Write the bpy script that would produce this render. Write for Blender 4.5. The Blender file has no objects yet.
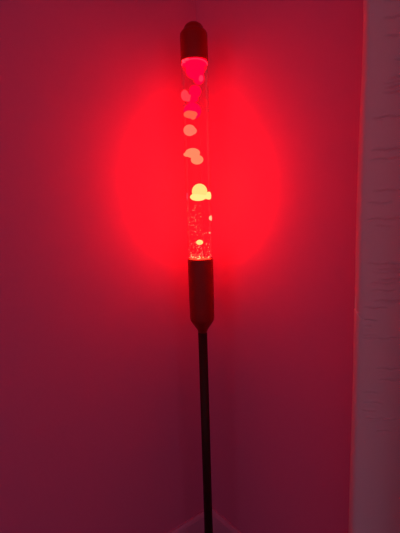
import bpy, bmesh, math, random
from mathutils import Vector
random.seed(7)
C = bpy.context.scene.collection
sc = bpy.context.scene
PI = math.pi

# ---------------------------------------------------------------- helpers
def link(name, bm, m, parent=None, smooth=True):
    me = bpy.data.meshes.new(name)
    bm.normal_update()
    bm.to_mesh(me); bm.free()
    for p in me.polygons: p.use_smooth = smooth
    if m: me.materials.append(m)
    o = bpy.data.objects.new(name, me); C.objects.link(o)
    if parent: o.parent = parent
    return o

def lathe(prof, seg=64, bm=None, cap=True):
    """revolve (radius, z) pairs about the z axis"""
    bm = bm or bmesh.new(); rings = []
    for r, z in prof:
        if r < 1e-6: rings.append([bm.verts.new((0, 0, z))])
        else: rings.append([bm.verts.new((r*math.cos(2*PI*k/seg), r*math.sin(2*PI*k/seg), z)) for k in range(seg)])
    for a, b in zip(rings, rings[1:]):
        for k in range(seg):
            n = (k+1) % seg
            if len(a) == 1: bm.faces.new((a[0], b[n], b[k]))
            elif len(b) == 1: bm.faces.new((a[k], a[n], b[0]))
            else: bm.faces.new((a[k], a[n], b[n], b[k]))
    bmesh.ops.recalc_face_normals(bm, faces=bm.faces)
    return bm

def tube(pts, r, seg=10, bm=None):
    bm = bm or bmesh.new(); rings = []
    pts = [Vector(p) for p in pts]
    for i, p in enumerate(pts):
        t = (pts[min(i+1, len(pts)-1)] - pts[max(i-1, 0)]).normalized()
        a = t.orthogonal().normalized() if i == 0 else (a - t*a.dot(t)).normalized()
        b = t.cross(a)
        rings.append([bm.verts.new(p + r*(a*math.cos(2*PI*k/seg) + b*math.sin(2*PI*k/seg))) for k in range(seg)])
    for q, w in zip(rings, rings[1:]):
        for k in range(seg): bm.faces.new((q[k], q[(k+1) % seg], w[(k+1) % seg], w[k]))
    bm.faces.new(rings[0]); bm.faces.new(rings[-1])
    bmesh.ops.recalc_face_normals(bm, faces=bm.faces)
    return bm

def prism(poly, z0, z1, bm=None):
    """extrude a plan polygon from z0 to z1"""
    bm = bm or bmesh.new()
    lo = [bm.verts.new((x, y, z0)) for x, y in poly]; hi = [bm.verts.new((x, y, z1)) for x, y in poly]
    n = len(poly)
    bm.faces.new(lo); bm.faces.new(hi)
    for k in range(n): bm.faces.new((lo[k], lo[(k+1) % n], hi[(k+1) % n], hi[k]))
    bmesh.ops.recalc_face_normals(bm, faces=bm.faces)
    return bm

def blob_mesh(lumps, seg=28, rings=18):
    """several overlapping ellipsoids merged into one wax blob by a remesh"""
    bm = bmesh.new()
    for (x, y, z, rx, ry, rz) in lumps:
        r = bmesh.ops.create_uvsphere(bm, u_segments=seg, v_segments=rings, radius=1.0)
        for v in r['verts']:
            v.co = Vector((x + v.co.x*rx, y + v.co.y*ry, z + v.co.z*rz))
    return bm

def mat(name, base=(.8, .8, .8), rough=.5, metal=0., spec=.5):
    m = bpy.data.materials.new(name); m.use_nodes = True
    b = m.node_tree.nodes['Principled BSDF']
    b.inputs['Base Color'].default_value = (*base, 1)
    b.inputs['Roughness'].default_value = rough
    b.inputs['Metallic'].default_value = metal
    b.inputs['Specular IOR Level'].default_value = spec
    return m, m.node_tree.nodes, m.node_tree.links, b

def bumped(name, base, base2, rough, scale, strength, dist, stretch=(1, 1, 1), **k):
    m, N, L, b = mat(name, base, rough, **k)
    tc = N.new('ShaderNodeTexCoord'); mp = N.new('ShaderNodeMapping'); no = N.new('ShaderNodeTexNoise')
    mp.inputs['Scale'].default_value = stretch
    no.inputs['Scale'].default_value = scale; no.inputs['Detail'].default_value = 5
    bu = N.new('ShaderNodeBump'); bu.inputs['Strength'].default_value = strength; bu.inputs['Distance'].default_value = dist
    mx = N.new('ShaderNodeMix'); mx.data_type = 'RGBA'
    mx.inputs['A'].default_value = (*base, 1); mx.inputs['B'].default_value = (*base2, 1)
    L.new(tc.outputs['Object'], mp.inputs['Vector']); L.new(mp.outputs['Vector'], no.inputs['Vector'])
    L.new(no.outputs['Fac'], bu.inputs['Height']); L.new(bu.outputs['Normal'], b.inputs['Normal'])
    L.new(no.outputs['Fac'], mx.inputs['Factor']); L.new(mx.outputs['Result'], b.inputs['Base Color'])
    return m

def glow(name, rgb, power=1.0):
    m = bpy.data.materials.new(name); m.use_nodes = True
    N = m.node_tree.nodes; L = m.node_tree.links; N.clear()
    e = N.new('ShaderNodeEmission'); o = N.new('ShaderNodeOutputMaterial')
    e.inputs['Color'].default_value = (*rgb, 1); e.inputs['Strength'].default_value = power
    L.new(e.outputs[0], o.inputs[0]); return m

# ---------------------------------------------------------------- materials
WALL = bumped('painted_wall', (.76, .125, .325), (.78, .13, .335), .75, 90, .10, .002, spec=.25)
CEIL = bumped('ceiling_paint', (.80, .76, .78), (.82, .78, .80), .9, 60, .1, .002)
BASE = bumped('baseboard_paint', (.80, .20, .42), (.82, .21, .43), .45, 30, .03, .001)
CARP = bumped('carpet', (.20, .10, .11), (.30, .16, .17), .95, 260, .7, .006)
METAL = bumped('brushed_red_metal', (.50, .008, .016), (.56, .010, .020), .45, 40, .04, .0005, stretch=(1, 1, .05), metal=.8)
POLE = bumped('dark_pole_metal', (.040, .004, .006), (.05, .005, .007), .6, 40, .04, .0005, stretch=(1, 1, .05), metal=.5)
HOUSE = bumped('housing_metal', (.34, .005, .010), (.38, .006, .012), .5, 40, .04, .0005, stretch=(1, 1, .05), metal=.6)
ROD, *_ = mat('rod_metal', (.25, .24, .24), .35, .9)

GLASS = bpy.data.materials.new('lamp_glass'); GLASS.use_nodes = True
N = GLASS.node_tree.nodes; L = GLASS.node_tree.links; N.clear()
tr = N.new('ShaderNodeBsdfTransparent'); tr.inputs[0].default_value = (1, .96, .96, 1)
gl = N.new('ShaderNodeBsdfGlossy'); gl.inputs['Roughness'].default_value = .12
lw = N.new('ShaderNodeLayerWeight'); lw.inputs['Blend'].default_value = .22
ml = N.new('ShaderNodeMath'); ml.operation = 'MULTIPLY'; ml.inputs[1].default_value = .35
mi = N.new('ShaderNodeMixShader'); ou = N.new('ShaderNodeOutputMaterial')
L.new(lw.outputs['Fresnel'], ml.inputs[0]); L.new(ml.outputs[0], mi.inputs[0])
L.new(tr.outputs[0], mi.inputs[1]); L.new(gl.outputs[0], mi.inputs[2]); L.new(mi.outputs[0], ou.inputs[0])

# curtain cloth: a woven diffuse cloth that lets a little light through
CLOTH = bpy.data.materials.new('curtain_cloth'); CLOTH.use_nodes = True
N = CLOTH.node_tree.nodes; L = CLOTH.node_tree.links; N.clear()
df = N.new('ShaderNodeBsdfDiffuse'); df.inputs[0].default_value = (.82, .53, .70, 1)
tl = N.new('ShaderNodeBsdfTranslucent'); tl.inputs[0].default_value = (.80, .30, .42, 1)
mi = N.new('ShaderNodeMixShader'); mi.inputs[0].default_value = .32
ou = N.new('ShaderNodeOutputMaterial'); tc = N.new('ShaderNodeTexCoord'); mp = N.new('ShaderNodeMapping')
mp.inputs['Scale'].default_value = (3, 3, 60)
no = N.new('ShaderNodeTexNoise'); no.inputs['Scale'].default_value = 4; no.inputs['Detail'].default_value = 4
bu = N.new('ShaderNodeBump'); bu.inputs['Strength'].default_value = .25; bu.inputs['Distance'].default_value = .002
L.new(tc.outputs['Object'], mp.inputs[0]); L.new(mp.outputs[0], no.inputs['Vector']); L.new(no.outputs['Fac'], bu.inputs['Height'])
L.new(bu.outputs[0], df.inputs['Normal'])
L.new(df.outputs[0], mi.inputs[1]); L.new(tl.outputs[0], mi.inputs[2]); L.new(mi.outputs[0], ou.inputs[0])
THREAD, *_ = mat('thread', (.85, .75, .80), .8)

# ---------------------------------------------------------------- the corner of the room
CX, CY = .013, 1.45
TH = math.radians(38.5)
DL = Vector((-math.cos(TH), -math.sin(TH), 0)); DR = Vector((math.sin(TH), -math.cos(TH), 0))
K = Vector((CX, CY, 0))
NL = DR                      # inward normal of the left wall runs along the right wall
NR = DL
def plan(a, b):              # a metres along the left wall, b along the right wall
    p = K + DL*a + DR*b; return (p.x, p.y)
LEN = 3.2; HT = 2.45
def structure(o): o['kind'] = 'structure'; return o
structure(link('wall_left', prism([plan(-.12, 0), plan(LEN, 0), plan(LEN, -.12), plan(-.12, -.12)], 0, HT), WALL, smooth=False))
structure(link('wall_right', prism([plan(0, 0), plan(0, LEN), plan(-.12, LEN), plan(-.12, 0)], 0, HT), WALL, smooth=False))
structure(link('floor', prism([plan(-.12, -.12), plan(LEN, -.12), plan(LEN, LEN), plan(-.12, LEN)], -.08, 0), CARP, smooth=False))
structure(link('ceiling', prism([plan(-.12, -.12), plan(LEN, -.12), plan(LEN, LEN), plan(-.12, LEN)], HT, HT+.08), CEIL, smooth=False))
BH = .099
prof = [(0, 0), (.013, 0), (.013, BH-.016), (.010, BH-.006), (.0065, BH), (0, BH)]
def baseboard(name, side):
    bm = bmesh.new(); ends = []
    for far in (0, 1):
        row = []
        for d, z in prof:
            s = LEN if far else d          # mitred in the corner
            x, y = plan(s, d) if side == 'l' else plan(d, s)
            row.append(bm.verts.new((x, y, z)))
        ends.append(row)
    n = len(prof)
    for k in range(n): bm.faces.new((ends[0][k], ends[0][(k+1) % n], ends[1][(k+1) % n], ends[1][k]))
    bm.faces.new(ends[0]); bm.faces.new(ends[1])
    bmesh.ops.recalc_face_normals(bm, faces=bm.faces)
    structure(link(name, bm, BASE, smooth=False))
baseboard('baseboard_left', 'l'); baseboard('baseboard_right', 'r')

# ---------------------------------------------------------------- the lamp
LX, LY = .002, 1.25
lamp = bpy.data.objects.new('floor_lamp', None); C.objects.link(lamp)
lamp.location = (LX, LY, 0)
lamp['label'] = 'tall slim floor lava lamp glowing red on a dark metal pole in the room corner'
lamp['category'] = 'lamp'
link('base', lathe([(0, 0), (.112, 0), (.118, .003), (.119, .008), (.114, .014), (.090, .019), (.040, .024), (.022, .032), (.0165, .045), (0, .045)]), POLE, lamp)
link('pole', lathe([(0, .045), (.0145, .045), (.0145, .882), (0, .882)], 40), POLE, lamp)
link('housing', lathe([(0, .880), (.0148, .880), (.0160, .888), (.0225, .898), (.0320, .912), (.0375, .921), (.0390, .930),
                       (.0392, .96), (.0398, 1.02), (.0402, 1.08), (.0402, 1.117), (.0394, 1.1200), (.0370, 1.1200), (.0370, 1.1130), (0, 1.1130)], 72), HOUSE, lamp)
# the cap, a stepped dome
cap = link('cap', lathe([(0, 1.7025), (.0385, 1.7025), (.0402, 1.704), (.0405, 1.710), (.0405, 1.772), (.0396, 1.779), (.0368, 1.784), (.0325, 1.788), (.0295, 1.792),
                         (.0270, 1.798), (.0232, 1.803), (.0170, 1.8075), (.0085, 1.810), (0, 1.8105)], 72), METAL, lamp)
link('glass_tube', lathe([(.0340, 1.7030), (.0385, 1.6995), (.0400, 1.690), (.0398, 1.30), (.0392, 1.130), (.0370, 1.1215), (.033, 1.1205)], 96), GLASS, lamp)
# glowing wax, the bulb's light on each blob painted as its emission: the red light that fills the corner comes from these
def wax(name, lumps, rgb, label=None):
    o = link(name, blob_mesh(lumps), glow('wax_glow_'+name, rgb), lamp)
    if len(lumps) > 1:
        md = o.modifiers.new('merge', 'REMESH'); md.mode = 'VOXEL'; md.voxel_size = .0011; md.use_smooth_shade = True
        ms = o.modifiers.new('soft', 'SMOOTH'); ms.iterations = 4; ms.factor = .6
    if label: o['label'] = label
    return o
wax('lit_wax_piece', [(0.0038, 0.0000, 1.3272, 0.0235, 0.0235, 0.0235)], (125, .79, .23), 'ball of the large wax blob, a golden glow above the skirt')
wax('lit_wax_piece', [(-0.0007, 0.0000, 1.3111, 0.0256, 0.0256, 0.0124), (0.0284, 0.0000, 1.3136, 0.0111, 0.0077, 0.0111), (0.0317, 0.0000, 1.3208, 0.0068, 0.0062, 0.0049), (0.0319, 0.0000, 1.3066, 0.0068, 0.0062, 0.0049)], (125, .90, .28), 'skirt of the large wax blob, a paler and brighter glow below the ball')  # ball and skirt split one blob's glow gradient into two emission tones
wax('lit_wax_piece', [(-0.0140, -0.0040, 1.4421, 0.0228, 0.0154, 0.0142), (-0.0314, -0.0040, 1.4383, 0.0105, 0.0093, 0.0065), (-0.0010, -0.0040, 1.4221, 0.0191, 0.0154, 0.0142)], (22, .27, .13), 'orange double wax blob')
wax('lit_wax_piece', [(-0.0209, -0.0040, 1.5085, 0.0185, 0.0154, 0.0164), (-0.0108, -0.0040, 1.5065, 0.0117, 0.0093, 0.0105)], (14, .19, .12), 'round orange wax blob')
wax('lit_wax_piece', [(-0.0105, 0.0000, 1.5642, 0.0262, 0.0262, 0.0232)], (5, .001, .062), 'crimson wax blob')
wax('lit_wax_piece', [(-0.0165, -0.0190, 1.5510, 0.0205, 0.0099, 0.0110), (-0.0090, -0.0190, 1.5440, 0.0085, 0.0068, 0.0085)], (8, 0.12, 0.065), 'orange underside of the crimson blob, lit from below')  # underside lit by the bulb, painted as a separate orange glow
wax('lit_wax_piece', [(-0.0010, 0.0000, 1.6197, 0.0179, 0.0179, 0.0173), (-0.0109, 0.0000, 1.5984, 0.0185, 0.0185, 0.0099)], (4, .001, .052), 'crimson wax blob')
wax('lit_wax_piece', [(-0.0313, -0.0100, 1.6070, 0.0114, 0.0111, 0.0154), (-0.0232, -0.0100, 1.5999, 0.0124, 0.0108, 0.0099)], (4.5, .05, .075), 'salmon lit lobe of the crimson blob')  # lit lobe of the blob above, its light put into a glow colour
wax('lit_wax_piece', [(0.0004, 0.0000, 1.7009, 0.0371, 0.0371, 0.0154), (0.0010, 0.0000, 1.6801, 0.0278, 0.0278, 0.0247), (0.0111, 0.0000, 1.6577, 0.0161, 0.0161, 0.0185)], (4, .001, .055), 'pool of pink wax under the cap')
wax('lit_wax_piece', [(0.0174, -0.0120, 1.6527, 0.0071, 0.0056, 0.0090)], (3.5, 0.035, 0.11), 'small pink highlight on the wax pool')  # painted highlight, a small glowing ellipsoid on the pool
wax('lit_wax_piece', [(-0.0008, -0.0120, 1.1717, 0.0105, 0.0093, 0.0077)], (30, 0.86, 0.26), 'small yellow wax drop')
wax('lit_wax_piece', [(0.0347, -0.0020, 1.2451, 0.0046, 0.0056, 0.0068), (0.0372, -0.0020, 1.2451, 0.0025, 0.0031, 0.0090)], (12, 0.58, 0.3), 'small wax drop against the glass')
wax('lit_wax_piece', [(0.0312, -0.0040, 1.1998, 0.0031, 0.0031, 0.0028)], (8, 0.4, 0.24))
wax('lit_wax_piece', [(-0.0346, 0.0000, 1.3136, 0.0025, 0.0062, 0.0111)], (2.5, 0.035, 0.08), 'thin pink wax film on the glass')
wax('lit_wax_piece', [(-0.0300, -0.0200, 1.6990, 0.0070, 0.0049, 0.0050), (-0.0190, -0.0290, 1.7000, 0.0090, 0.0049, 0.0037)], (3, .06, .12), 'pink highlight on the left of the upper rim of the glass')  # rim highlight painted as glowing lumps
rh = link('rim_highlight', tube([(.0375*math.cos(q), .0375*math.sin(q), 1.6985 - .004*abs(math.cos(q))**3) for q in [math.radians(178 + 184*n/40) for n in range(41)]], .0016, 8), glow('highlight_glow', (3, .035, .105)), lamp)  # highlight on the glass rim, modelled as a glowing arc
rh['label'] = 'thin pink highlight along the upper rim of the glass'

# glitter of fine wax specks, thicker towards the bottom of the tube
sm = [glow('speck_orange', (3, .34, .16)), glow('speck_pink', (2, .14, .12)), glow('speck_yellow', (6, .75, .30))]
bm = bmesh.new()
zs0 = 1.122
for k in range(210):
    u = random.random()
    z = zs0 + (.165*(u**2.3))
    if random.random() < .12: z = random.uniform(1.12, 1.27)
    a = random.uniform(0, 2*PI); rr = .0365*math.sqrt(random.random())
    x, y = rr*math.cos(a), rr*math.sin(a)
    if z > 1.20 and x > .008 and random.random() < .8: x = -abs(x)
    h = (z - zs0)/.16
    s = random.choice((.0008, .0011, .0013, .0016)) * (1.1 if h < .3 else .9)
    mi_ = 0 if random.random() < .45 else 1
    if z < 1.130 and random.random() < .18: s = .0022; mi_ = 2
    r = bmesh.ops.create_icosphere(bm, subdivisions=1, radius=s)
    for v in r['verts']: v.co += Vector((x, y, z))
    for v in r['verts']:
        for f in v.link_faces: f.material_index = mi_
g = link('wax_specks', bm, None, lamp)
for q in sm: g.data.materials.append(q)
g['kind'] = 'stuff'; g['label'] = 'fine glittering specks of wax low in the tube'
# frosted window over the bulb in the top of the housing
link('bulb_window', lathe([(0, 1.1205), (.020, 1.1200), (.034, 1.1180), (.0355, 1.1150), (0, 1.1145)], 48), glow('bulb_glow', (6, .09, .035)), lamp)

# ---------------------------------------------------------------- curtain
def catmull(P_, n):
    out = []
    Q = [P_[0]] + P_ + [P_[-1]]
    for i in range(1, len(Q)-2):
        for k in range(n):
            t = k/n; a, b, c, d = (Vector(v) for v in Q[i-1:i+3])
            out.append(.5*((2*b) + (c-a)*t + (2*a-5*b+4*c-d)*t*t + (3*b-a-3*c+d)*t**3))
    out.append(Vector(P_[-1])); return out
path = [(.372, .905), (.3545, .893), (.3445, .877), (.3395, .863), (.3392, .851), (.3435, .8420), (.3550, .8365), (.376, .8330), (.398, .8320), (.425, .8340), (.455, .8400), (.482, .8560), (.500, .880)]
# on towards the viewer the cloth runs on in soft folds along the right wall
t0 = .84
for i in range(0, 22):
    b = t0 + i*.065
    a = .085 + .040*(-1)**i
    path.append(plan(a, b))
cp = catmull(path, 7)
crn = [(15,377,392),(33,376,390),(51,378,388),(74,387,398),(92,383,402),(97,378,402),(101,380,396),(106,378,402),(130,370,400),(162,370,402),(171,357,398),
       (202,372,398),(214,365,385),(230,362,402),(237,373,387),(250,355,364),(274,370,398),(279,378,400),(283,375,402),(289,380,400),(293,372,394),(300,372,392),
       (310,375,402),(317,366,384),(329,361,374),(335,360,370),(344,360,376),(347,366,396),(377,381,402),(388,384,402),(400,367,377),(410,370,382),(418,360,376),(426,372,398),(438,382,400)]
cre = []
for (y, x0, x1) in crn:      # crease height, span along the cloth, depth, slope
    a = math.radians(8) + math.atan((y - 266.5 - 5)/400.0)
    z = 1.27 - .85*math.tan(a)
    k = .85/400.0
    cre.append((z, (x0-200)*k, (x1-200)*k, random.uniform(.5, 1.0), (240-y)/240.0*.10 + random.uniform(-.02, .02)))
bm = bmesh.new()
zs = []; z = .012
while z < 2.20:
    zs.append(z); z += .0016 if .60 < z < 1.72 else .02
vis = [i for i, p in enumerate(cp) if .33 < p.x and i < 75]
grid = []
nrm = []
for i, p in enumerate(cp):
    t = (cp[min(i+1, len(cp)-1)] - cp[max(i-1, 0)]).normalized(); nrm.append(Vector((t.y, -t.x)))
def edge_shift(z):           # the hem hangs a little crooked
    return .0035*math.exp(-((z-1.60)/.12)**2) + .0016*math.sin(z*9.0) + (.001 if z > 1.04 else -.001) + (.004*max(0, (.75-z)))
for z in zs:
    row = []
    for i, p in enumerate(cp):
        q = p.copy()
        if i < 75:
            w = max(0, 1 - i/60.0)
            q.x += edge_shift(z)*w
            d = 0
            for (cz, x0, x1, amp, sl) in cre:
                x0 = max(x0, .356)
                if abs(z-cz) > .02 or not (x0-.01 < p.x - .0 < x1+.01): continue
                cz2 = cz + sl*(p.x - .5*(x0+x1)) + .0012*math.sin(p.x*160 + cz*50)
                e = min(1, max(0, (p.x-x0+.008)/.012)) * min(1, max(0, (x1+.008-p.x)/.012))
                d += amp*e*(-.0042*math.exp(-((z-cz2)/.0020)**2) + .0026*math.exp(-((z-cz2-.0040)/.0028)**2))
            q += nrm[i]*d
        row.append(bm.verts.new((q.x, q.y, z)))
    grid.append(row)
for a, b in zip(grid, grid[1:]):
    for k in range(len(a)-1): bm.faces.new((a[k], a[k+1], b[k+1], b[k]))
cu = link('curtain', bm, CLOTH)
cu['label'] = 'pale crinkled curtain hanging beside the right wall with a pink lit edge'
cu['category'] = 'curtain'
th = link('thread', tube([(.3345, .846, 1.075), (.3318, .842, 1.060), (.3322, .838, 1.046), (.3360, .834, 1.036), (.3410, .831, 1.030), (.3470, .829, 1.0275)], .0004, 6), THREAD, cu)
th['label'] = 'loose pale thread at the curtain edge'
# the rod the curtain hangs from
ra, rb = plan(.085, .50), plan(.085, 2.35)
rod = bpy.data.objects.new('curtain_rod', None); C.objects.link(rod); rod.location = (0, 0, 0)
rod['label'] = 'metal rod on the right wall carrying the curtain'; rod['category'] = 'curtain rod'
link('rod', tube([(*ra, 2.212), (*rb, 2.212)], .011, 20), ROD, rod)
for b in (.58, 2.30):
    link('bracket', tube([(*plan(.0, b), 2.212), (*plan(.085, b), 2.212)], .007, 12), ROD, rod)

# ---------------------------------------------------------------- light and camera
w = bpy.data.worlds.new('room_dusk'); sc.world = w; w.use_nodes = True
bg = w.node_tree.nodes['Background']
bg.inputs[0].default_value = (.26, .20, .235, 1); bg.inputs[1].default_value = 1.0

cam = bpy.data.cameras.new('camera'); co = bpy.data.objects.new('camera', cam); C.objects.link(co)
cam.sensor_fit = 'VERTICAL'; cam.sensor_height = 36; cam.lens = 36*400/533
co.location = (0, 0, 1.27)
from mathutils import Matrix
p, r = math.radians(8), math.radians(1.75)
fw = Vector((0, math.cos(p), -math.sin(p))); up0 = Vector((0, math.sin(p), math.cos(p))); rt0 = Vector((1, 0, 0))
# the phone is rolled slightly: world verticals lean to the left at their top
up = up0*math.cos(r) + rt0*math.sin(r)
rt = fw.cross(up)
co.matrix_world = Matrix(((rt.x, up.x, -fw.x, 0), (rt.y, up.y, -fw.y, 0), (rt.z, up.z, -fw.z, 1.27), (0, 0, 0, 1)))
sc.camera = co
sc.view_settings.view_transform = 'Standard'; sc.view_settings.look = 'None'
sc.view_settings.gamma = 1; sc.view_settings.exposure = 0; sc.view_settings.use_curve_mapping = False
sc.cycles.max_bounces = 8; sc.cycles.transparent_max_bounces = 16
sc.cycles.sample_clamp_indirect = 6
sc.cycles.use_denoising = True
